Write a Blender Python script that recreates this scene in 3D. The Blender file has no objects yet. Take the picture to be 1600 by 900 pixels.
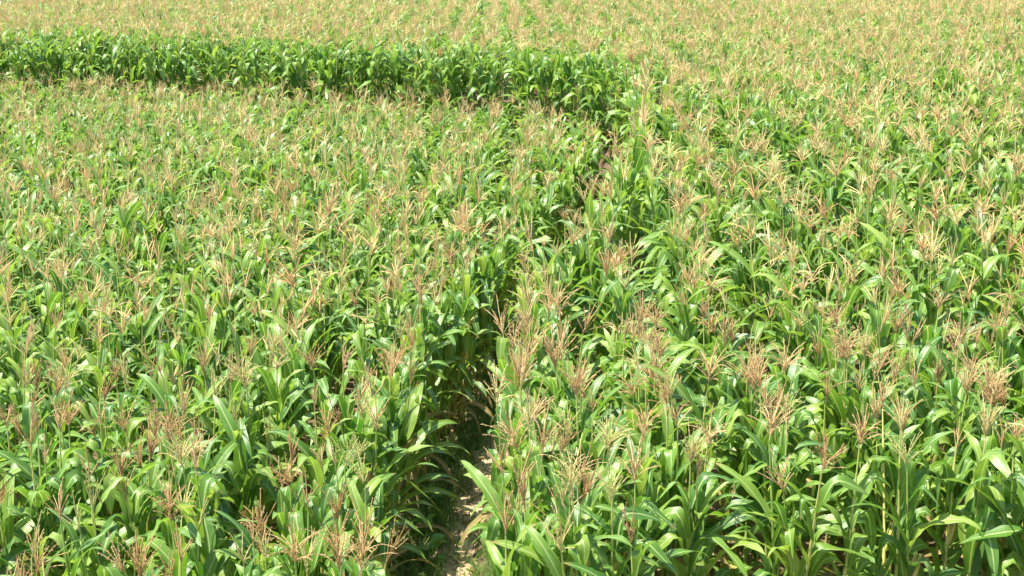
import bpy, math, random
import numpy as np
from mathutils import Matrix, Vector

# ---------------------------------------------------------------- camera, sky, sun, exposure
rng = np.random.default_rng(11)
random.seed(11)
scene = bpy.context.scene
COL = scene.collection
F_PX, CAM_H, PITCH = 2240.0, 5.6, math.radians(14.0)

cam_d = bpy.data.cameras.new("camera")
cam_d.sensor_width = 36.0
cam_d.lens = 36.0 * F_PX / 1600.0
cam_d.clip_end = 2000.0
cam = bpy.data.objects.new("camera", cam_d)
COL.objects.link(cam)
cam.location = (0, 0, CAM_H)
cam.rotation_euler = (math.pi / 2 - PITCH, 0, 0)
scene.camera = cam

SUN_EL, SUN_AZ = math.radians(69), math.radians(-96)     # azimuth measured from +Y (view direction) towards +X
world = bpy.data.worlds.new("World")
scene.world = world
world.use_nodes = True
wn = world.node_tree
bg = wn.nodes["Background"]
sky = wn.nodes.new("ShaderNodeTexSky")
sky.sky_type = 'NISHITA'
sky.sun_disc = False
sky.sun_elevation = SUN_EL
sky.sun_rotation = SUN_AZ
wn.links.new(sky.outputs[0], bg.inputs[0])
bg.inputs[1].default_value = 0.13
sd = bpy.data.lights.new("sun", 'SUN')
sd.energy = 5.0
sd.angle = math.radians(0.55)
sd.color = (1.0, 0.955, 0.86)
sun = bpy.data.objects.new("sun", sd)
COL.objects.link(sun)
to_sun = Vector((math.sin(SUN_AZ) * math.cos(SUN_EL), math.cos(SUN_AZ) * math.cos(SUN_EL), math.sin(SUN_EL)))
sun.rotation_euler = to_sun.to_track_quat('Z', 'Y').to_euler()
sun.location = to_sun * 40
scene.view_settings.view_transform = 'Standard'
scene.view_settings.look = 'None'
scene.view_settings.gamma = 1.0
scene.view_settings.use_curve_mapping = False
scene.view_settings.exposure = 1.3
scene.render.engine = 'CYCLES'
scene.cycles.max_bounces = 8
scene.cycles.transmission_bounces = 6
scene.cycles.diffuse_bounces = 4


def project(p):
    """world point -> pixel of the 1600x900 photograph"""
    x, y, z = p
    c, s = math.cos(PITCH), math.sin(PITCH)
    d = y * c + (CAM_H - z) * s
    v = (CAM_H - z) * c - y * s
    return 800 + F_PX * x / d, 450 + F_PX * v / d, d


# ---------------------------------------------------------------- lie of the land
def sstep(a, b, x):
    t = np.clip((np.asarray(x, float) - a) / (b - a), 0, 1)
    return t * t * (3 - 2 * t)


# the footpath runs between the edge of the lower block and the edge of the raised block, widens at the bend
# and then follows the foot of the terrace; the two lines have matching points
LOW_EDGE = np.array([(-1.0, -6), (-.92, 5), (-1.08, 9), (-1.22, 11.7), (-1.0, 14), (-.62, 16), (-.33, 18), (.12, 20), (.62, 22.5),
                     (1.12, 25), (1.50, 27.2), (1.55, 28.4), (1.3, 29.8), (.8, 31.1), (.1, 32.0), (-1.3, 32.9), (-5.2, 34.3),
                     (-9.3, 35.8), (-13.3, 37.3), (-20.3, 39.6), (-44, 47)])
HIGH_EDGE = np.array([(-.18, -6), (-.08, 5), (.02, 9), (.12, 11.7), (.27, 13.7), (.50, 15), (.93, 16.8), (1.46, 19), (1.84, 21),
                      (2.24, 24), (2.5, 27), (2.52, 29.2), (2.2, 30.5), (1.6, 31.9), (.7, 33.0), (-.9, 33.9), (-4.9, 35.3),
                      (-9, 36.8), (-13, 38.3), (-20, 40.6), (-44, 48)])


def smooth_line(P, step=.25, rounds=4):
    seg = np.linalg.norm(np.diff(P, axis=0), axis=1)
    c = np.concatenate([[0], np.cumsum(seg)])
    t = np.arange(0, c[-1], step)
    L = np.stack([np.interp(t, c, P[:, 0]), np.interp(t, c, P[:, 1])], -1)
    for _ in range(rounds):
        L[1:-1] = (L[:-2] + 2 * L[1:-1] + L[2:]) / 4
    return L


CENTRE = smooth_line((LOW_EDGE + HIGH_EDGE) / 2)
LOW_LINE, HIGH_LINE = smooth_line(LOW_EDGE), smooth_line(HIGH_EDGE)


def path_x(y):
    c = (LOW_EDGE + HIGH_EDGE)[:12] / 2
    return np.interp(y, c[:, 1], c[:, 0])


def signed(line, x, y):
    """signed distance to a line, positive on the side of the raised ground"""
    C = line[::3]
    poly = np.concatenate([C, [(-400, 60), (-400, -400), (C[0, 0], -400)]])
    x, y = np.broadcast_arrays(np.asarray(x, float), np.asarray(y, float))
    PA = np.stack([x.ravel(), y.ravel()], -1)
    out = []
    for i in range(0, len(PA), 4000):
        P = PA[i:i + 4000]
        A, D = C[:-1], C[1:] - C[:-1]
        t = np.clip(np.einsum('nsk,sk->ns', P[:, None] - A[None], D) / (D * D).sum(1)[None], 0, 1)
        d = np.linalg.norm(P[:, None] - (A[None] + t[..., None] * D[None]), axis=2).min(1)
        A, B = poly, np.roll(poly, -1, 0)
        px, py_ = P[:, :1], P[:, 1:]
        cr = ((A[:, 1] > py_) != (B[:, 1] > py_)) & (px < (B[:, 0] - A[:, 0]) * (py_ - A[:, 1]) / (B[:, 1] - A[:, 1] + 1e-12) + A[:, 0])
        out.append(np.where(cr.sum(1) % 2 == 1, -d, d))
    return np.concatenate(out).reshape(x.shape)


def ground_h(x, y):
    x, y = np.asarray(x, float), np.asarray(y, float)
    zr = 0.32 + 0.74 * sstep(8, 27, y)
    n = 0.03 * np.sin(x * 2.1 + 0.7 * np.sin(y * 1.3)) * np.sin(y * 1.7 + 0.4)
    return zr * sstep(-0.45, 0.12, signed(HIGH_LINE, x, y)) + n


# ---------------------------------------------------------------- materials
def new_mat(name):
    m = bpy.data.materials.new(name)
    m.use_nodes = True
    nt = m.node_tree
    nt.nodes.clear()
    out = nt.nodes.new("ShaderNodeOutputMaterial")
    return m, nt, out


def nd(nt, typ, **kw):
    n = nt.nodes.new(typ)
    for k, v in kw.items():
        setattr(n, k, v)
    return n


def rand_value(nt, seed=0.0):
    """per-leaf random number: object random plus the piece's own 'tint' number"""
    oi = nd(nt, "ShaderNodeObjectInfo")
    at = nd(nt, "ShaderNodeAttribute", attribute_name="tint")
    a = nd(nt, "ShaderNodeMath", operation='ADD')
    nt.links.new(oi.outputs["Random"], a.inputs[0])
    nt.links.new(at.outputs["Fac"], a.inputs[1])
    b = nd(nt, "ShaderNodeMath", operation='MULTIPLY_ADD')
    nt.links.new(a.outputs[0], b.inputs[0])
    b.inputs[1].default_value = 1.0 if seed == 0 else 7.31
    b.inputs[2].default_value = seed
    f = nd(nt, "ShaderNodeMath", operation='FRACT')
    nt.links.new(b.outputs[0], f.inputs[0])
    return f.outputs[0]


def ramp(nt, fac, stops):
    r = nd(nt, "ShaderNodeValToRGB")
    e = r.color_ramp.elements
    while len(e) < len(stops):
        e.new(0.5)
    for el, (p, c) in zip(e, stops):
        el.position = p
        el.color = (*c, 1)
    nt.links.new(fac, r.inputs[0])
    return r.outputs[0]


def mixc(nt, fac, a, b, mode='MIX'):
    m = nd(nt, "ShaderNodeMix", data_type='RGBA', blend_type=mode)
    for s, v in ((0, fac), (6, a), (7, b)):
        if isinstance(v, (int, float)):
            m.inputs[s].default_value = v
        elif isinstance(v, tuple):
            m.inputs[s].default_value = (*v, 1)
        else:
            nt.links.new(v, m.inputs[s])
    return m.outputs[2]


def leaf_material(name, stops, rib, transl, rough=0.42, tstrength=1.0, spec=0.5):
    m, nt, out = new_mat(name)
    L = nt.links.new
    r = rand_value(nt)
    col = ramp(nt, r, stops)
    uv = nd(nt, "ShaderNodeUVMap")
    sep = nd(nt, "ShaderNodeSeparateXYZ")
    L(uv.outputs[0], sep.inputs[0])
    # fine parallel veins
    mp = nd(nt, "ShaderNodeMapping")
    mp.inputs["Scale"].default_value = (26, 1.2, 1)
    L(uv.outputs[0], mp.inputs[0])
    nz = nd(nt, "ShaderNodeTexNoise")
    nz.inputs["Scale"].default_value = 1.0
    nz.inputs["Detail"].default_value = 2.0
    L(mp.outputs[0], nz.inputs["Vector"])
    col = mixc(nt, 0.35, col, mixc(nt, nz.outputs[0], (0.35, 0.35, 0.35), (0.72, 0.70, 0.62)), 'OVERLAY')
    # blotches and the odd yellowing patch
    geo = nd(nt, "ShaderNodeNewGeometry")
    n2 = nd(nt, "ShaderNodeTexNoise")
    n2.inputs["Scale"].default_value = 5.0
    n2.inputs["Detail"].default_value = 3.0
    L(geo.outputs["Position"], n2.inputs["Vector"])
    mr = nd(nt, "ShaderNodeMapRange")
    mr.inputs[1].default_value, mr.inputs[2].default_value = 0.52, 0.75
    mr.inputs[4].default_value = 0.45
    L(n2.outputs[0], mr.inputs[0])
    col = mixc(nt, mr.outputs[0], col, mixc(nt, 0.5, col, rib))
    # pale midrib
    a = nd(nt, "ShaderNodeMath", operation='SUBTRACT'); L(sep.outputs[0], a.inputs[0]); a.inputs[1].default_value = 0.5
    b = nd(nt, "ShaderNodeMath", operation='ABSOLUTE'); L(a.outputs[0], b.inputs[0])
    c = nd(nt, "ShaderNodeMapRange"); L(b.outputs[0], c.inputs[0])
    c.inputs[1].default_value, c.inputs[2].default_value = 0.035, 0.075
    c.inputs[3].default_value, c.inputs[4].default_value = 0.8, 0.0
    col = mixc(nt, c.outputs[0], col, rib)
    # dry tips on some of the leaves
    tip = nd(nt, "ShaderNodeMath", operation='MULTIPLY_ADD')
    r2 = rand_value(nt, 0.37)
    L(r2, tip.inputs[0]); tip.inputs[1].default_value = 0.16; L(sep.outputs[1], tip.inputs[2])
    tr = nd(nt, "ShaderNodeMapRange"); L(tip.outputs[0], tr.inputs[0])
    tr.inputs[1].default_value, tr.inputs[2].default_value = 1.04, 1.12
    col = mixc(nt, tr.outputs[0], col, (0.30, 0.22, 0.07))
    bump = nd(nt, "ShaderNodeBump")
    bump.inputs["Strength"].default_value = 0.25
    bump.inputs["Distance"].default_value = 0.004
    L(nz.outputs[0], bump.inputs["Height"])
    p = nd(nt, "ShaderNodeBsdfPrincipled")
    L(col, p.inputs["Base Color"])
    p.inputs["Roughness"].default_value = rough
    p.inputs["Specular IOR Level"].default_value = spec
    L(bump.outputs[0], p.inputs["Normal"])
    t = nd(nt, "ShaderNodeBsdfTranslucent")
    hs = mixc(nt, 1.0, col, (tstrength * 1.08, tstrength * 1.08, tstrength * 0.62), 'MULTIPLY')
    L(hs, t.inputs[0])
    L(bump.outputs[0], t.inputs["Normal"])
    mx = nd(nt, "ShaderNodeMixShader")
    mx.inputs[0].default_value = transl
    L(p.outputs[0], mx.inputs[1]); L(t.outputs[0], mx.inputs[2])
    L(mx.outputs[0], out.inputs[0])
    return m


def plain_material(name, stops, rough=0.6, transl=0.0, nscale=30.0, namt=0.35, bump_d=0.002, spec=0.3):
    m, nt, out = new_mat(name)
    L = nt.links.new
    col = ramp(nt, rand_value(nt), stops)
    tc = nd(nt, "ShaderNodeNewGeometry")
    nz = nd(nt, "ShaderNodeTexNoise")
    nz.inputs["Scale"].default_value = nscale
    nz.inputs["Detail"].default_value = 3
    L(tc.outputs["Position"], nz.inputs["Vector"])
    col = mixc(nt, namt, col, mixc(nt, nz.outputs[0], (0.22, 0.22, 0.22), (0.8, 0.78, 0.72)), 'OVERLAY')
    bump = nd(nt, "ShaderNodeBump")
    bump.inputs["Strength"].default_value = 0.4
    bump.inputs["Distance"].default_value = bump_d
    L(nz.outputs[0], bump.inputs["Height"])
    p = nd(nt, "ShaderNodeBsdfPrincipled")
    L(col, p.inputs["Base Color"])
    p.inputs["Roughness"].default_value = rough
    p.inputs["Specular IOR Level"].default_value = spec
    L(bump.outputs[0], p.inputs["Normal"])
    if transl:
        t = nd(nt, "ShaderNodeBsdfTranslucent")
        L(col, t.inputs[0])
        mx = nd(nt, "ShaderNodeMixShader")
        mx.inputs[0].default_value = transl
        L(p.outputs[0], mx.inputs[1]); L(t.outputs[0], mx.inputs[2])
        L(mx.outputs[0], out.inputs[0])
    else:
        L(p.outputs[0], out.inputs[0])
    return m


M_LEAF = leaf_material("corn_leaf", [(0.0, (0.060, 0.160, 0.024)), (0.35, (0.108, 0.225, 0.030)),
                                     (0.75, (0.165, 0.285, 0.042)), (1.0, (0.245, 0.345, 0.060))],
                       (0.42, 0.52, 0.20), 0.38, rough=0.42, tstrength=1.4)
M_DRY = leaf_material("dry_leaf", [(0.0, (0.20, 0.15, 0.06)), (0.5, (0.34, 0.26, 0.11)), (1.0, (0.33, 0.33, 0.08))],
                      (0.5, 0.42, 0.2), 0.3, rough=0.7, spec=0.2)
M_STALK = plain_material("corn_stalk", [(0.0, (0.28, 0.38, 0.08)), (0.6, (0.42, 0.47, 0.12)), (1.0, (0.52, 0.48, 0.16))],
                         0.5, nscale=14)
def tassel_mat(n, stops):
    return plain_material(n, stops, 0.75, transl=0.25, nscale=60)


M_TASSEL = tassel_mat("corn_tassel", [(0.0, (0.58, 0.35, 0.16)), (0.45, (0.66, 0.46, 0.21)), (0.9, (0.70, 0.55, 0.25)), (1.0, (0.64, 0.58, 0.23))])
M_TASSELS = {'reddish': tassel_mat("reddish_tassel", [(0.0, (0.58, 0.37, 0.17)), (1.0, (0.66, 0.45, 0.21))]),
             'tan': tassel_mat("tan_tassel", [(0.0, (0.66, 0.46, 0.22)), (1.0, (0.72, 0.53, 0.27))]),
             'straw': tassel_mat("straw_tassel", [(0.0, (0.72, 0.60, 0.28)), (1.0, (0.64, 0.62, 0.24))])}
M_EAR = plain_material("ear_husk", [(0.0, (0.34, 0.42, 0.09)), (0.5, (0.52, 0.50, 0.12)), (1.0, (0.62, 0.52, 0.16))],
                       0.6, transl=0.1, nscale=25)
M_SILK = plain_material("ear_silk", [(0.0, (0.10, 0.04, 0.02)), (1.0, (0.22, 0.09, 0.04))], 0.8)
M_GRASS = plain_material("grass_blade", [(0.0, (0.05, 0.14, 0.02)), (0.6, (0.12, 0.24, 0.04)), (1.0, (0.28, 0.30, 0.09))],
                         0.5, transl=0.3, nscale=8)
M_WEED = leaf_material("weed_leaf", [(0.0, (0.10, 0.24, 0.03)), (1.0, (0.17, 0.32, 0.05))], (0.3, 0.42, 0.12), 0.36, tstrength=1.3)


def soil_material(name, c1, c2, c3, scale):
    m, nt, out = new_mat(name)
    L = nt.links.new
    geo = nd(nt, "ShaderNodeNewGeometry")
    n1 = nd(nt, "ShaderNodeTexNoise"); n1.inputs["Scale"].default_value = scale; n1.inputs["Detail"].default_value = 8
    n1.inputs["Roughness"].default_value = 0.65
    L(geo.outputs["Position"], n1.inputs["Vector"])
    n2 = nd(nt, "ShaderNodeTexNoise"); n2.inputs["Scale"].default_value = scale * 14; n2.inputs["Detail"].default_value = 4
    L(geo.outputs["Position"], n2.inputs["Vector"])
    col = ramp(nt, n1.outputs[0], [(0.32, c1), (0.5, c2), (0.68, c3)])
    col = mixc(nt, 0.5, col, mixc(nt, n2.outputs[0], (0.2, 0.2, 0.2), (0.8, 0.8, 0.8)), 'OVERLAY')
    add = nd(nt, "ShaderNodeMath", operation='MULTIPLY_ADD')
    L(n2.outputs[0], add.inputs[0]); add.inputs[1].default_value = 0.35; L(n1.outputs[0], add.inputs[2])
    bump = nd(nt, "ShaderNodeBump"); bump.inputs["Strength"].default_value = 0.8; bump.inputs["Distance"].default_value = 0.04
    L(add.outputs[0], bump.inputs["Height"])
    p = nd(nt, "ShaderNodeBsdfPrincipled")
    p.inputs["Roughness"].default_value = 0.95
    p.inputs["Specular IOR Level"].default_value = 0.1
    L(col, p.inputs["Base Color"]); L(bump.outputs[0], p.inputs["Normal"])
    L(p.outputs[0], out.inputs[0])
    return m


M_SOIL = soil_material("field_soil", (0.07, 0.05, 0.028), (0.135, 0.095, 0.055), (0.20, 0.15, 0.085), 3.0)
M_PATH = soil_material("path_soil", (0.26, 0.18, 0.10), (0.40, 0.29, 0.175), (0.50, 0.385, 0.25), 2.2)


# ---------------------------------------------------------------- mesh helpers (quads only)
def make_mesh(name, V, Q, UV=None, mats=(), midx=None, tint=None, smooth=True):
    me = bpy.data.meshes.new(name)
    V = np.ascontiguousarray(V, np.float32)
    Q = np.ascontiguousarray(Q, np.int32)
    nq = len(Q)
    me.vertices.add(len(V))
    me.vertices.foreach_set("co", V.ravel())
    me.loops.add(nq * 4)
    me.loops.foreach_set("vertex_index", Q.ravel())
    me.polygons.add(nq)
    me.polygons.foreach_set("loop_start", np.arange(0, nq * 4, 4, dtype=np.int32))
    for m in mats:
        me.materials.append(m)
    if midx is not None:
        me.polygons.foreach_set("material_index", np.ascontiguousarray(midx, np.int32))
    me.polygons.foreach_set("use_smooth", np.full(nq, smooth, bool))
    if UV is not None:
        l = me.uv_layers.new(name="UVMap")
        l.uv.foreach_set("vector", np.ascontiguousarray(UV, np.float32)[Q.ravel()].ravel())
    if tint is not None:
        a = me.attributes.new("tint", 'FLOAT', 'POINT')
        a.data.foreach_set("value", np.ascontiguousarray(tint, np.float32))
    me.update(calc_edges=True)
    return me


class Piece:
    """a bag of quads with uv coordinates"""
    def __init__(self):
        self.V, self.Q, self.U, self.n = [], [], [], 0

    def add(self, v, q, u):
        self.V.append(np.asarray(v, float)); self.Q.append(np.asarray(q, int) + self.n)
        self.U.append(np.asarray(u, float)); self.n += len(v)

    def arrays(self):
        return np.concatenate(self.V), np.concatenate(self.Q), np.concatenate(self.U)


def grid_quads(nu, nv):
    """nv rows of nu vertices"""
    i = np.arange(nv - 1)[:, None] * nu + np.arange(nu - 1)[None, :]
    return np.stack([i, i + 1, i + nu + 1, i + nu], -1).reshape(-1, 4)


def tube(P, R, ns):
    """tube along points P with radii R and ns sides"""
    P = np.asarray(P, float); R = np.asarray(R, float)
    T = np.gradient(P, axis=0)
    T /= np.linalg.norm(T, axis=1)[:, None] + 1e-9
    ref = np.where(np.abs(T[:, 2:3]) > 0.9, np.array([[1.0, 0, 0]]), np.array([[0, 0, 1.0]]))
    ref = np.repeat(ref[:1], len(P), 0)
    A = np.cross(T, ref); A /= np.linalg.norm(A, axis=1)[:, None] + 1e-9
    B = np.cross(T, A)
    ang = np.linspace(0, 2 * np.pi, ns, endpoint=False)
    v = P[:, None] + R[:, None, None] * (np.cos(ang)[None, :, None] * A[:, None] + np.sin(ang)[None, :, None] * B[:, None])
    n = len(P)
    i = np.arange(n - 1)[:, None] * ns
    j = np.arange(ns)[None]
    q = np.stack([i + j, i + (j + 1) % ns, i + ns + (j + 1) % ns, i + ns + j], -1).reshape(-1, 4)
    u = np.stack(np.broadcast_arrays(np.linspace(0, 1, ns)[None], np.linspace(0, 1, n)[:, None]), -1).reshape(-1, 2)
    return v.reshape(-1, 3), q, u


# ---------------------------------------------------------------- the corn plant's pieces
def leaf_shape(p, nseg, ncross):
    """an arching strap leaf that leaves the stalk at the origin towards +X"""
    L, W = p['L'], p['W']
    t = np.linspace(0, 1, nseg + 1)
    fine = np.linspace(0, 1, 81)
    th = p['th0'] + p['bend'] * fine ** p['pw']
    if p['fold']:
        th = th + p['fold'] / (1 + np.exp(-(fine - p['tf']) * p['fk']))
    th = np.minimum(th, math.radians(176))
    dx, dz = np.sin(th), np.cos(th)
    X = np.concatenate([[0], np.cumsum((dx[1:] + dx[:-1]) / 2)]) * L / 80
    Z = np.concatenate([[0], np.cumsum((dz[1:] + dz[:-1]) / 2)]) * L / 80
    x, z, a = np.interp(t, fine, X), np.interp(t, fine, Z), np.interp(t, fine, th)
    y = p['side'] * L * t ** 2 + 0.02 * L * np.sin(t * 5 + p['ph'])
    C = np.stack([x + 0.008, y, z], -1)
    T = np.stack([np.sin(a), 2 * p['side'] * t, np.cos(a)], -1)
    T /= np.linalg.norm(T, axis=1)[:, None]
    N = np.stack([-np.cos(a), 0 * a, np.sin(a)], -1)           # upper face
    B = np.cross(T, N); B /= np.linalg.norm(B, axis=1)[:, None]
    N = np.cross(B, T)
    tw = p['twist'] * t ** 1.3
    B2 = B * np.cos(tw)[:, None] + N * np.sin(tw)[:, None]
    N2 = -B * np.sin(tw)[:, None] + N * np.cos(tw)[:, None]
    w = 0.5 * W * (0.5 + 0.5 * sstep(0, 0.28, t)) * np.clip(1 - t ** 3.3, 0, 1) ** 0.8 + 0.0008
    u = np.linspace(-1, 1, ncross)
    vee = 0.55 * (1 - t) ** 1.5 + 0.09
    ruf = p['ruf'] * W * np.sin(2 * np.pi * p['rf'] * t[:, None] + p['ph'] + 1.4 * np.sign(u)[None]) * (u[None] ** 2) * np.minimum(1, 4 * t)[:, None]
    off = np.abs(u)[None] ** 1.2 * (w * np.sin(vee))[:, None] + ruf * (w / (0.5 * W))[:, None]
    V = C[:, None] + (u[None] * (w * np.cos(vee))[:, None])[..., None] * B2[:, None] + off[..., None] * N2[:, None]
    U = np.stack(np.broadcast_arrays((u * 0.5 + 0.5)[None], t[:, None]), -1)
    return V.reshape(-1, 3), grid_quads(ncross, nseg + 1), U.reshape(-1, 2)


def leaf_params(kind):
    R = random.uniform
    D = math.radians
    if kind == 'low':
        p = dict(L=R(.62, .82), W=R(.086, .110), th0=D(R(20, 40)), bend=D(R(90, 135)), pw=R(1.1, 1.8)); pf = .35
    elif kind == 'mid':
        p = dict(L=R(.62, .86), W=R(.100, .130), th0=D(R(9, 26)), bend=D(R(75, 150)), pw=R(1.4, 2.7)); pf = .62
    elif kind == 'up':
        p = dict(L=R(.48, .68), W=R(.086, .116), th0=D(R(8, 30)), bend=D(R(25, 135)), pw=R(1.5, 3.0)); pf = .58
    else:
        p = dict(L=R(.28, .44), W=R(.050, .075), th0=D(R(12, 45)), bend=D(R(10, 90)), pw=R(1.2, 2.0)); pf = .3
    fold = 0.0
    if random.random() < pf:                          # the blade buckles and its end hangs straight down
        fold = D(R(75, 150))
        p['bend'] = D(R(15, 50))
    p.update(side=R(-.16, .16), twist=R(-.9, .9), ruf=R(.05, .17), rf=R(2.0, 4.2), ph=R(0, 6.28), fold=fold, tf=R(.34, .66), fk=R(22, 60))
    return p


KINDS = {'low': 12, 'mid': 26, 'up': 24, 'flag': 8}
LEAF_P = {k: [leaf_params(k) for _ in range(n)] for k, n in KINDS.items()}


def tassel_shape(p, lod):
    """tan tassel: upright spike and spreading branches; lod 0 fine, 1 middle, 2 coarse"""
    rs = np.random.default_rng(p['seed'])
    pc = Piece()
    def strand(base, d0, L, droop, r):
        n = (9, 4, 3)[lod]
        t = np.linspace(0, 1, n)
        d = np.array(d0, float)
        P = [np.array(base, float)]
        for i in range(n - 1):
            d = d + np.array([0, 0, -droop / (n - 1)]) + rs.normal(0, .05, 3) * (1.4 if lod else .8)
            d /= np.linalg.norm(d)
            P.append(P[-1] + d * L / (n - 1))
        P = np.array(P)
        if lod == 0:
            rad = r * (0.55 + 0.6 * np.sin(np.pi * np.clip(t * .8 + .15, 0, 1)))
            rad *= np.where(np.arange(n) % 2 == 0, 0.75, 1.1)
            pc.add(*tube(P, rad, 3))
            T = np.gradient(P, axis=0)
            for i in range(n - 1):                        # spikelets
                for k in range(2):
                    f = rs.random()
                    o = P[i] * (1 - f) + P[i + 1] * f
                    tt = T[i] / np.linalg.norm(T[i])
                    s = np.cross(tt, rs.normal(size=3)); s /= np.linalg.norm(s) + 1e-9
                    tip = o + (tt * .8 + s * .6) * rs.uniform(.012, .018)
                    wv = np.cross(tt, s) * .0028
                    m_ = (o + tip) / 2
                    pc.add([o, m_ + wv, tip, m_ - wv], [[0, 1, 2, 3]], [[.5, 0], [1, .5], [.5, 1], [0, .5]])
        else:
            side = np.cross(P[-1] - P[0], rs.normal(size=3)); side /= np.linalg.norm(side) + 1e-9
            wd = (r * 1.35) * (0.5 + 0.5 * np.sin(np.pi * np.clip(t * .8 + .15, 0, 1)))
            v = np.stack([P - side * wd[:, None], P + side * wd[:, None]], 1).reshape(-1, 3)
            pc.add(v, grid_quads(2, n), np.zeros((len(v), 2)))
    H = p['H']
    strand((0, 0, 0), (rs.normal(0, .06), rs.normal(0, .06), 1), H, 0.0, .0050)
    nb = p['n'] if lod == 0 else int(p['n'] * .9) if lod == 1 else int(p['n'] * .65)
    for i in range(nb):
        a = i * 2.399 + rs.uniform(-.4, .4)
        sp = math.radians(p['spread'] * rs.uniform(.55, 1.25))
        z0 = H * rs.uniform(.02, .30)
        strand((0, 0, z0), (math.cos(a) * math.sin(sp), math.sin(a) * math.sin(sp), math.cos(sp)),
               H * rs.uniform(.40, .74), p['droop'] * rs.uniform(.3, 1.6), p['r'] * (1.0, 1.1, 1.2)[lod])
    return pc.arrays()


TASSEL_P = {'narrow': [dict(seed=100 + i, H=random.uniform(.31, .39), n=random.randint(3, 9), spread=random.uniform(10, 30), droop=random.uniform(-.2, .6), r=random.uniform(.0033, .0042)) for i in range(12)],
            'bushy': [dict(seed=200 + i, H=random.uniform(.34, .42), n=random.randint(11, 24), spread=random.uniform(14, 36), droop=random.uniform(.1, 1.2), r=random.uniform(.0026, .0034)) for i in range(12)]}


def stalk_shape(lod):
    """jointed tapering stalk one metre and 75 long"""
    if lod == 0:
        zs, rs_ = [-.06, 0], [.015, .015]
        nodes = np.concatenate([np.linspace(.12, 1.5, 10)])
        for z in nodes:
            r = .0145 - .0062 * (z / 1.5)
            zs += [z - .03, z, z + .03]; rs_ += [r, r * 1.28, r]
        zs += [1.62, 1.76]; rs_ += [.0062, .0045]
        ns = 6
    else:
        zs, rs_ = [-.06, .9, 1.5, 1.76], [.0145, .0115, .0085, .005]
        ns = 3
    P = np.stack([0.012 * np.sin(np.array(zs) * 2.3), 0.010 * np.sin(np.array(zs) * 3.1 + 1), np.array(zs)], -1)
    P[:2, :2] = P[0, :2]
    return tube(P, np.array(rs_), ns)


def ear_shape(seed, lod=0):
    rs = np.random.default_rng(seed)
    pc = Piece()
    t = np.linspace(0, 1, 9 if lod == 0 else 4)
    r = .028 * np.sin(np.pi * (0.16 + 0.80 * t)) ** 0.75
    r[0] = .010
    P = np.stack([.02 * t ** 2, 0 * t, .235 * t], -1)
    pc.add(*tube(P, r, 8 if lod == 0 else 4))
    if lod == 0:                                              # loose husk blades
        for k in range(4):
            a = k * 1.57 + rs.uniform(-.4, .4)
            tt = np.linspace(0, 1, 6)
            rad = .030 * np.sin(np.pi * (.16 + .72 * tt)) ** .75 + np.where(tt > .8, (tt - .8) * .12, 0)
            c = np.stack([np.cos(a) * rad + .02 * tt ** 2, np.sin(a) * rad, .01 + .265 * tt * rs.uniform(.85, 1.05)], -1)
            s = np.array([-math.sin(a), math.cos(a), 0])
            w = .022 * np.sin(np.pi * np.clip(.15 + .83 * tt, 0, 1)) + .001
            v = np.stack([c - s * w[:, None], c + s * w[:, None]], 1).reshape(-1, 3)
            pc.add(v, grid_quads(2, 6), np.zeros((12, 2)))
    return pc.arrays()


def silk_shape(seed):
    rs = np.random.default_rng(seed)
    pc = Piece()
    for k in range(14):
        d = rs.normal(0, .6, 3); d[2] = abs(d[2]) * .6 + .35
        P = [np.array([.018, 0, .228])]
        for i in range(4):
            P.append(P[-1] + d * .012)
            d = d + np.array([0, 0, -.55])
        pc.add(*tube(np.array(P), np.linspace(.003, .001, 5), 3))
    return pc.arrays()


# fine meshes shared by the plants that are built one by one
LEAF_ME = {k: [make_mesh("leaf", *leaf_shape(p, 14, 5), mats=[M_LEAF]) for p in ps] for k, ps in LEAF_P.items()}
DRY_ME = [make_mesh("dry_leaf", *leaf_shape(p, 12, 5), mats=[M_DRY]) for p in LEAF_P['low'][:5]]
TASSEL_ME = {}
for k_, ps_ in TASSEL_P.items():
    for i_, p_ in enumerate(ps_):
        sh_ = tassel_shape(p_, 0)
        for c_, m_ in M_TASSELS.items():
            TASSEL_ME[k_, i_, c_] = make_mesh("tassel", *sh_, mats=[m_])
STALK_ME = make_mesh("stalk", *stalk_shape(0), mats=[M_STALK])
EAR_ME = [make_mesh("ear", *ear_shape(i), mats=[M_EAR]) for i in range(4)]
SILK_ME = [make_mesh("silk", *silk_shape(i), mats=[M_SILK]) for i in range(4)]
HUSK_Z = 0.0

# ---------------------------------------------------------------- ground
def grid_sheet(xs, ys, hfun):
    X, Y = np.meshgrid(xs, ys)
    V = np.stack([X, Y, hfun(X, Y)], -1).reshape(-1, 3)
    return V, grid_quads(len(xs), len(ys))


def structure(name, me, label, cat):
    o = bpy.data.objects.new(name, me)
    COL.objects.link(o)
    o["kind"] = "structure"
    o["label"] = label
    o["category"] = cat
    return o


xs = np.concatenate([[-300, -140, -70, -45, -34], np.arange(-28, 28.01, .3), [34, 45, 70, 140, 300]])
ys = np.concatenate([[-150, -60, -20, -6], np.arange(0, 70.01, .3), [76, 90, 120, 200, 400]])
V, Q = grid_sheet(xs, ys, ground_h)
structure("ground", make_mesh("ground", V, Q, mats=[M_SOIL]), "brown field soil under the corn crop, stepped along the path", "ground")

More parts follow.
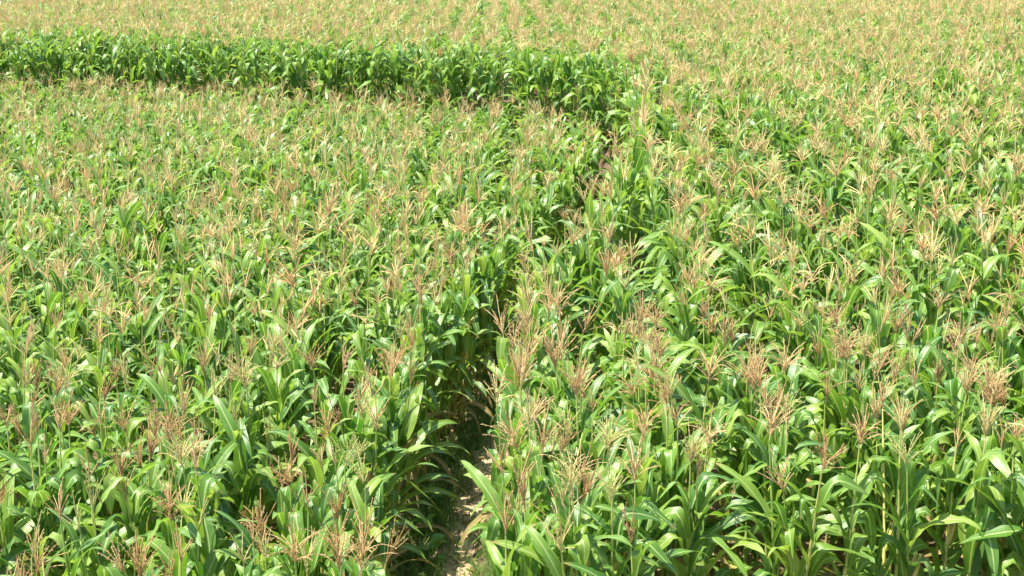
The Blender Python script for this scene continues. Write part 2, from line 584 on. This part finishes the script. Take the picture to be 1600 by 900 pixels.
# the footpath: a worn ribbon of pale soil along the foot of the raised ground
cent = CENTRE[(CENTRE[:, 0] > -26)]
T = np.gradient(cent, axis=0); T /= np.linalg.norm(T, axis=1)[:, None]
Nn = np.stack([-T[:, 1], T[:, 0]], -1)
ss = np.linspace(-1, 1, 9)
hw = 0.27 + 0.06 * np.sin(np.arange(len(cent)) * .9) + rng.normal(0, .02, len(cent))
PV = cent[:, None] + (ss[None] * hw[:, None])[..., None] * Nn[:, None]
PZ = ground_h(PV[..., 0], PV[..., 1]) + 0.022 * (1 - ss ** 4)[None] - 0.006 + rng.normal(0, .003, PV.shape[:2])
V = np.concatenate([PV, PZ[..., None]], -1).reshape(-1, 3)
structure("dirt_path", make_mesh("dirt_path", V, grid_quads(9, len(cent)), mats=[M_PATH]),
          "narrow bare dirt footpath winding between the two corn blocks", "path")

# ---------------------------------------------------------------- where the corn stands
plants = []      # x, y, z, block, edge distance


def in_view(x, y, z, mx=60, my0=-80, my1=80):
    u, v, d = project((x, y, z))
    return d > 1 and -mx < u < 1600 + mx and -my0 * -1 < v < 900 + my1


def wanted(x, y):
    """inside the photograph's field of view with a margin of a few metres"""
    d = y * math.cos(PITCH) + 3 * math.sin(PITCH)
    half = 0.357 * d + 2.0 + 0.02 * y
    return abs(x) < half and 5.6 < y < 66


def scatter(block, row_dx, step, yaw, jit):
    c, s = math.cos(yaw), math.sin(yaw)
    cand = []
    for r in np.arange(-44, 44, row_dx):
        y = 4 + random.random() * step
        wob, ph = random.uniform(0, 6), random.uniform(-.06, .06)
        while y < 68:
            y += step * random.uniform(.6, 1.4)
            a = r + ph + random.gauss(0, jit) + jit * math.sin(y * .5 + wob)
            X, Y = a * c + y * s, y * c - a * s
            if wanted(X, Y) and random.random() > .04:
                cand.append((X, Y))
                if block == 'raised' and Y < 11.5 and random.random() < .4:
                    cand.append((X + .39 + random.gauss(0, .08), Y))
    cand = np.array(cand)
    D = -signed(LOW_LINE, cand[:, 0], cand[:, 1]) if block == 'lower' else signed(HIGH_LINE, cand[:, 0], cand[:, 1])
    H = ground_h(cand[:, 0], cand[:, 1])
    for (X, Y), e, h in zip(cand, D, H):
        if block == 'raised' and Y < (8.95 + .12 * math.sin(X * 3.1) if X > .9 else 7.9):
            continue                                              # the raised block ends here
        if e > .26:
            plants.append((X, Y, float(h), block, float(e)))


def edge_row(block, P, step):
    """the outermost row, which follows the footpath"""
    seg = np.linalg.norm(np.diff(P, axis=0), axis=1)
    c = np.concatenate([[0], np.cumsum(seg)])
    t = 0.0
    while t < c[-1]:
        X = float(np.interp(t, c, P[:, 0])) + random.gauss(0, .035)
        Y = float(np.interp(t, c, P[:, 1])) + random.gauss(0, .05)
        if wanted(X, Y) and not (block == 'raised' and Y < 7.9):
            plants.append((X, Y, float(ground_h(X, Y)), block, 0.02))
        t += step * random.uniform(.75, 1.25)


edge_row('lower', LOW_LINE, .21)
edge_row('raised', HIGH_LINE, .23)
scatter('lower', .63, .20, math.radians(1.5), .09)
scatter('raised', .78, .19, math.radians(-.4), .07)
print("plants", len(plants))

# ---------------------------------------------------------------- which plants are built one by one
def score(p):
    x, y, z, b, e = p
    u, v, d = project((x, y, z + 1.75))
    u2, v2, d2 = project((x, y, z + 1.2))
    if not (-25 < u < 1625 and v < 930):
        return -1
    s = 1.0 / d
    if e < .35: s *= 1.35
    return s


order = sorted(range(len(plants)), key=lambda i: -score(plants[i]))
near = order[:286]
# the corner of the terrace, where whole plants show, and the front of the terrace wall
corner = [i for i in order[286:] if plants[i][3] == 'raised' and plants[i][4] < .45 and math.hypot(plants[i][0] - 2.5, plants[i][1] - 29.4) < 1.6]
corner.sort(key=lambda i: plants[i][4])
corner = corner[:14]
singles = set(near) | set(corner)
cornerset = set(corner)


def plant_plan(p, is_corner=False):
    """leaf list, tassel, ears and lean of one plant"""
    x, y, z, block, e = p
    edge = e < .4
    h = random.gauss(1.0, .06) * (random.uniform(.8, .92) if random.random() < .06 else 1)
    if block == 'raised': h *= 1.02
    if is_corner or (e < .9 and y > 26 and block == 'raised' and x < 3): h *= 1.09
    base_yaw = random.gauss(0, .6) + (0 if random.random() < .6 else math.pi / 2 * random.uniform(-1, 1))
    if edge and not is_corner and y < 30:
        base_yaw = math.pi / 2 + random.gauss(0, .62 if block == 'lower' else .45)             # blades of the outer row lie along the path
    nl = random.choice((11, 12, 13, 13))
    zs = np.linspace(.22, 1.50, nl) + np.array([random.gauss(0, .02) for _ in range(nl)])
    leaves = []
    for i in range(nl):
        f = i / (nl - 1)
        kind = 'low' if f < .3 else 'mid' if f < .68 else 'up' if f < .93 else 'flag'
        idx = random.randrange(KINDS[kind])
        yaw = base_yaw + math.pi * (i % 2) + random.gauss(0, .35)
        leaves.append((kind, idx, zs[i], yaw, random.uniform(.88, 1.1), random.gauss(0, .10), f))
    bushy = random.random() < (.70 if block == 'raised' else .36)
    if edge and block == 'raised': bushy = random.random() < (.85 if y < 14 else .45)
    tk = 'bushy' if bushy else 'narrow'
    ts = random.uniform(.80, 1.14) * (1.12 if (edge and block == 'raised') else 1.0) * (.92 if y < 14 else 1.0) 
    shy = edge and y > (16 if block == 'lower' else 14) and random.random() < (.65 if block == 'lower' or y > 27 else .5)
    ears = 1 if random.random() < .62 else 0
    if edge and random.random() < .5: ears = random.choice((1, 2))
    if is_corner: ears = random.choice((1, 1, 2))
    if y > 12 and not edge: ears = 0
    face = -math.pi / 2 if is_corner else -math.pi / 3 if block == 'lower' else math.pi
    eyaw = face + random.gauss(0, .5) if (edge or is_corner) else base_yaw
    lw = .16 if random.random() < .07 else .055
    lean = (random.gauss(0, lw), random.gauss(0, lw))
    return dict(h=h, leaves=leaves, tassel=(tk, random.randrange(12), ts, random.uniform(0, 6.28), random.gauss(0, .13), random.gauss(0, .13)),
                ears=[(random.uniform(.75, 1.0) + .16 * k, eyaw + (1.2 if edge else math.pi) * k + random.gauss(0, .4), random.uniform(.14, .38), random.randrange(4)) for k in range(ears)],
                lean=lean, edge=edge, shy=shy,
                colour=random.choice(('reddish', 'tan', 'tan', 'straw') if block == 'raised' else ('reddish', 'reddish', 'tan', 'straw')))


def link(name, me, parent):
    o = bpy.data.objects.new(name, me)
    COL.objects.link(o)
    o.parent = parent
    return o


def describe(p, plan, is_corner):
    block, e = p[3], p[4]
    t = plan['tassel'][0]
    ears = len(plan['ears'])
    size = 'tall ' if plan['h'] > 1.05 else 'short ' if plan['h'] < .95 else ''
    ts = f"{'bushy' if t == 'bushy' else 'narrow'} {plan['colour']} tassel"
    et = ('', ', one ear', ', two ears')[ears] if (plan['edge'] or is_corner) else ''
    bl = 'lower' if block == 'lower' else 'raised'
    row = ('second', 'third', 'fourth', 'fifth')[int(max(e - .26, 0) / .67)] + ' row from path' if e < 2.9 else 'deep inside'
    if is_corner:
        where = 'at the terrace corner'
    elif plan['edge']:
        where = f'in path-side row of {bl} block'
    else:
        where = f"{row}{', ' if 'row' in row else ' '}{bl} block"
    lab = f"{size}corn plant with {ts}{et}, {where}" if 'deep' not in where else f"{size}corn plant with {ts}{et} {where}"
    return lab, lab.replace('corn plant', 'corn plants')


def build_plant(p, is_corner):
    x, y, z, block, e = p
    plan = plant_plan(p, is_corner)
    root = bpy.data.objects.new("corn_plant", None)
    root.empty_display_size = .1
    COL.objects.link(root)
    root.location = (x, y, z)
    root.rotation_euler = (plan['lean'][0], plan['lean'][1], 0)
    h = plan['h']
    lab, grp = describe(p, plan, is_corner)
    root["label"], root["category"], root["group"] = lab, "corn plant", grp
    st = link("stalk", STALK_ME, root)
    st.scale = (1, 1, h)
    ow = lambda zz: (0.012 * math.sin(zz * 2.3), 0.010 * math.sin(zz * 3.1 + 1))
    for kind, idx, zz, yaw, s, til, f in plan['leaves']:
        dry = f < .12 and random.random() < .75 or f < .25 and random.random() < .25
        o = link("leaf", DRY_ME[idx % 5] if dry else LEAF_ME[kind][idx], root)
        o.location = (*ow(zz), zz * h)
        o.rotation_euler = (til, random.gauss(0, .08) + (.35 if dry else 0), yaw)
        o.scale = (s, s * (.6 if dry else 1), s)
    tk, ti, s, yaw, a, b = plan['tassel']
    if plan['shy']:
        s *= .55
    o = link("tassel", TASSEL_ME[tk, ti, plan['colour']], root)
    o.location = (*ow(1.755), 1.755 * h)
    o.rotation_euler = (a, b, yaw)
    o.scale = (s, s, s)
    for zz, yaw, tilt, k in plan['ears']:
        ea = link("ear", EAR_ME[k], root)
        ox, oy = ow(zz)
        ea.location = (ox + .012 * math.cos(yaw), oy + .012 * math.sin(yaw), zz * h)
        ea.rotation_euler = (0, tilt, yaw)
        if is_corner:
            ea.scale = (1.15, 1.15, 1.2)
        link("silk", SILK_ME[k], ea)
    return root


for i in near:
    build_plant(plants[i], False)
for i in corner:
    build_plant(plants[i], True)

# ---------------------------------------------------------------- the rest of the crop: one object
def mat4(loc, rx, ry, rz, s):
    return np.array(Matrix.Translation(loc) @ Matrix.Rotation(rz, 4, 'Z') @ Matrix.Rotation(ry, 4, 'Y') @ Matrix.Rotation(rx, 4, 'X') @ Matrix.Diagonal((*s, 1)))


bags = {}


def put(key, m, tint):
    bags.setdefault(key, []).append((m, tint))


for i, p in enumerate(plants):
    if i in singles:
        continue
    x, y, z, block, e = p
    plan = plant_plan(p)
    h = plan['h']
    lod = 1 if (y < 23 or e < 1.0) else 2
    R = np.array(Matrix.Translation((x, y, z)) @ Matrix.Rotation(plan['lean'][1], 4, 'Y') @ Matrix.Rotation(plan['lean'][0], 4, 'X'))
    put(('stalk', lod), R @ np.diag([1, 1, h, 1.0]), random.random())
    wide = 1.25 if (e < .8 and y > 26) else 1.0
    for kind, idx, zz, yaw, s, til, f in plan['leaves']:
        if e > 1.0 and f < (.32 if lod == 1 else .45):
            continue                                           # hidden deep in the crop
        put(('leaf', lod, kind, idx), R @ mat4((0, 0, zz * h), til, random.gauss(0, .08), yaw, (s, s * wide, s)), random.random())
    tk, ti, s, yaw, a, b = plan['tassel']
    if plan['shy']:
        s *= .5
    put(('tassel', lod, tk, ti), R @ mat4((0.008, -.002, 1.75 * h), a, b, yaw, (s, s, s)), random.random())
    if e < .5:
        for zz, yaw, tilt, k in plan['ears']:
            put(('ear', 1, k), R @ mat4((.012 * math.cos(yaw), .012 * math.sin(yaw), zz * h), 0, tilt, yaw, (1, 1, 1)), random.random())

MI = {'leaf': 0, 'stalk': 1, 'tassel': 2, 'ear': 3}
Vs, Qs, Us, Ms, Ts, n = [], [], [], [], [], 0
for key, items in bags.items():
    what, lod = key[0], key[1]
    if what == 'leaf':
        v, q, u = leaf_shape(LEAF_P[key[2]][key[3]], 7 if lod == 1 else 5, 3)
    elif what == 'stalk':
        v, q, u = stalk_shape(1)
    elif what == 'tassel':
        v, q, u = tassel_shape(TASSEL_P[key[2]][key[3]], lod)
    else:
        v, q, u = ear_shape(key[2], 1)
    A = np.stack([m for m, _ in items])
    t = np.array([t for _, t in items])
    k, nv = len(items), len(v)
    W = np.einsum('kij,vj->kvi', A[:, :3, :3], v) + A[:, None, :3, 3]
    Vs.append(W.reshape(-1, 3))
    Qs.append((q[None] + (np.arange(k) * nv)[:, None, None]).reshape(-1, 4) + n)
    Us.append(np.tile(u, (k, 1)))
    Ms.append(np.full(k * len(q), MI[what]))
    Ts.append(np.repeat(t, nv))
    n += k * nv
me = make_mesh("corn_crop", np.concatenate(Vs), np.concatenate(Qs), np.concatenate(Us),
               [M_LEAF, M_STALK, M_TASSEL, M_EAR], np.concatenate(Ms), np.concatenate(Ts))
crop = bpy.data.objects.new("corn_crop", me)
COL.objects.link(crop)
crop["kind"] = "stuff"
crop["label"] = "dense tasselled corn crop filling both blocks out to the far terrace"
crop["category"] = "corn crop"
print("crop tris", 2 * len(me.polygons))

# ---------------------------------------------------------------- grass, litter, clods and weeds along the path
pc = Piece(); tint = []
def blade(x, y, z, h, w, yaw, bend):
    n = 4
    t = np.linspace(0, 1, n)
    c = np.stack([x + math.cos(yaw) * bend * h * t ** 2, y + math.sin(yaw) * bend * h * t ** 2, z - .01 + h * t * (1 - .25 * bend * t)], -1)
    s = np.array([-math.sin(yaw), math.cos(yaw), 0]) * w
    ww = (1 - t ** 1.6)[:, None] + .04
    v = np.stack([c - s * ww, c + s * ww], 1).reshape(-1, 3)
    pc.add(v, grid_quads(2, n), np.zeros((8, 2)))
    tint.extend([random.random()] * 8)


for _ in range(1900):                                   # tufts
    y = 10.5 + 20 * random.random() ** 1.35
    side = random.random()
    off = random.gauss(-.36, .17) if side < .62 else random.gauss(.42, .14)
    x0 = float(path_x(y)) + off
    z0 = float(ground_h(x0, y))
    for k in range(random.randint(8, 20)):
        x, yy = x0 + random.gauss(0, .05), y + random.gauss(0, .06)
        blade(x, yy, z0, random.uniform(.06, .30), random.uniform(.002, .005), random.uniform(0, 6.28), random.uniform(.2, 1.1))
V, Q, U = pc.arrays()
g = bpy.data.objects.new("grass", make_mesh("grass", V, Q, U, [M_GRASS], tint=tint))
COL.objects.link(g)
g["kind"], g["label"], g["category"] = "stuff", "thin green grass growing along the verges of the dirt path", "grass"

pc = Piece(); tint = []
cube = np.array([[a, b, c] for a in (-1, 1) for b in (-1, 1) for c in (-1, 1)], float)
cq = np.array([[0, 1, 3, 2], [4, 6, 7, 5], [0, 4, 5, 1], [2, 3, 7, 6], [0, 2, 6, 4], [1, 5, 7, 3]])
for _ in range(1500):
    y = 10.5 + 19 * random.random() ** 1.6
    x = float(path_x(y)) + random.gauss(0, .3)
    s = random.uniform(.006, .028)
    v = cube * (1 + rng.normal(0, .22, (8, 3))) * np.array([s, s * random.uniform(.7, 1.2), s * .6])
    a = random.uniform(0, 6.28)
    v = v @ np.array([[math.cos(a), math.sin(a), 0], [-math.sin(a), math.cos(a), 0], [0, 0, 1]])
    pc.add(v + np.array([x, y, float(ground_h(x, y)) + .012 + s * .2]), cq, np.zeros((8, 2)))
V, Q, U = pc.arrays()
g = bpy.data.objects.new("soil_clods", make_mesh("soil_clods", V, Q, U, [M_PATH]))
COL.objects.link(g)
g["kind"], g["label"], g["category"] = "stuff", "small dry soil clods scattered over the dirt path", "soil"

# dry leaves lying on the soil, one scatter of litter
pc = Piece(); tint = []
for _ in range(700):
    y = 10.0 + 20 * random.random() ** 1.5
    x = float(path_x(y)) + random.gauss(0, .55)
    v, q, u = leaf_shape(random.choice(LEAF_P['low']), 5, 3)
    s = random.uniform(.25, .7)
    a = random.uniform(0, 6.28)
    v = v * np.array([s, s * .55, s])
    v = np.stack([v[:, 2], v[:, 1], np.clip(v[:, 0], 0, .08) * .35], -1)      # laid flat
    v = v @ np.array([[math.cos(a), math.sin(a), 0], [-math.sin(a), math.cos(a), 0], [0, 0, 1]])
    v = v + np.array([x, y, 0])
    v[:, 2] += ground_h(v[:, 0], v[:, 1]) + .022
    pc.add(v, q, u); tint.extend([random.random()] * len(v))
V, Q, U = pc.arrays()
g = bpy.data.objects.new("leaf_litter", make_mesh("leaf_litter", V, Q, U, [M_DRY], tint=tint))
COL.objects.link(g)
g["kind"], g["label"], g["category"] = "stuff", "dry fallen corn leaves lying along the path", "leaf litter"


def weed_leaf_mesh(i):
    rs = np.random.default_rng(900 + i)
    t = np.linspace(0, 1, 7)
    th = math.radians(40 + 20 * rs.random()) + t * rs.uniform(.5, 1.2)
    x = np.cumsum(np.sin(th)) / 7; z = np.cumsum(np.cos(th)) / 7
    w = .30 * np.sin(np.pi * np.clip(t, .02, .98)) ** .8
    u = np.array([-1, 0, 1])
    V = np.stack([np.repeat(x[:, None], 3, 1), u[None] * w[:, None], z[:, None] + np.abs(u)[None] * w[:, None] * .3], -1).reshape(-1, 3)
    U = np.stack(np.broadcast_arrays((u * .5 + .5)[None], t[:, None]), -1).reshape(-1, 2)
    return make_mesh("leaf", V - V[1], grid_quads(3, 7), U, [M_WEED])


WL = [weed_leaf_mesh(i) for i in range(4)]
WS = make_mesh("stem", *tube(np.array([[0, 0, -.02], [.003, .002, .1], [0, .005, .2]]), np.array([.004, .0035, .002]), 5), mats=[M_STALK])
weeds = [((-.84, 12.5), 1.25, "bright green broadleaf weed at the bare end of the dirt path"),
         ((-.72, 12.0), 1.35, "largest broadleaf weed beside the grass on the path verge"),
         ((-.80, 13.3), 1.0, "low broadleaf weed growing from the shaded path verge"),
         ((-.62, 14.5), .9, "small broadleaf weed tucked under the edge row of the lower block")]
for (x, y), s, lab in weeds:
    r = bpy.data.objects.new("weed_plant", None)
    COL.objects.link(r)
    r.location = (x, y, float(ground_h(x, y)))
    r.scale = (s, s, s)
    r["label"], r["category"], r["group"] = lab, "weed", "weeds on the path verge"
    for k in range(3):
        a0 = k * 2.1 + random.random()
        st = link("stem", WS, r)
        st.rotation_euler = (random.gauss(0, .3), random.gauss(0, .3), a0)
    for k in range(22):
        o = link("leaf", WL[k % 4], r)
        a = k * 2.399
        hh = .03 + .17 * random.random()
        o.location = (.035 * math.cos(a) * random.random(), .035 * math.sin(a) * random.random(), hh)
        o.rotation_euler = (0, random.gauss(0, .3), a)
        ls = random.uniform(.07, .14)
        o.scale = (ls, ls, ls)
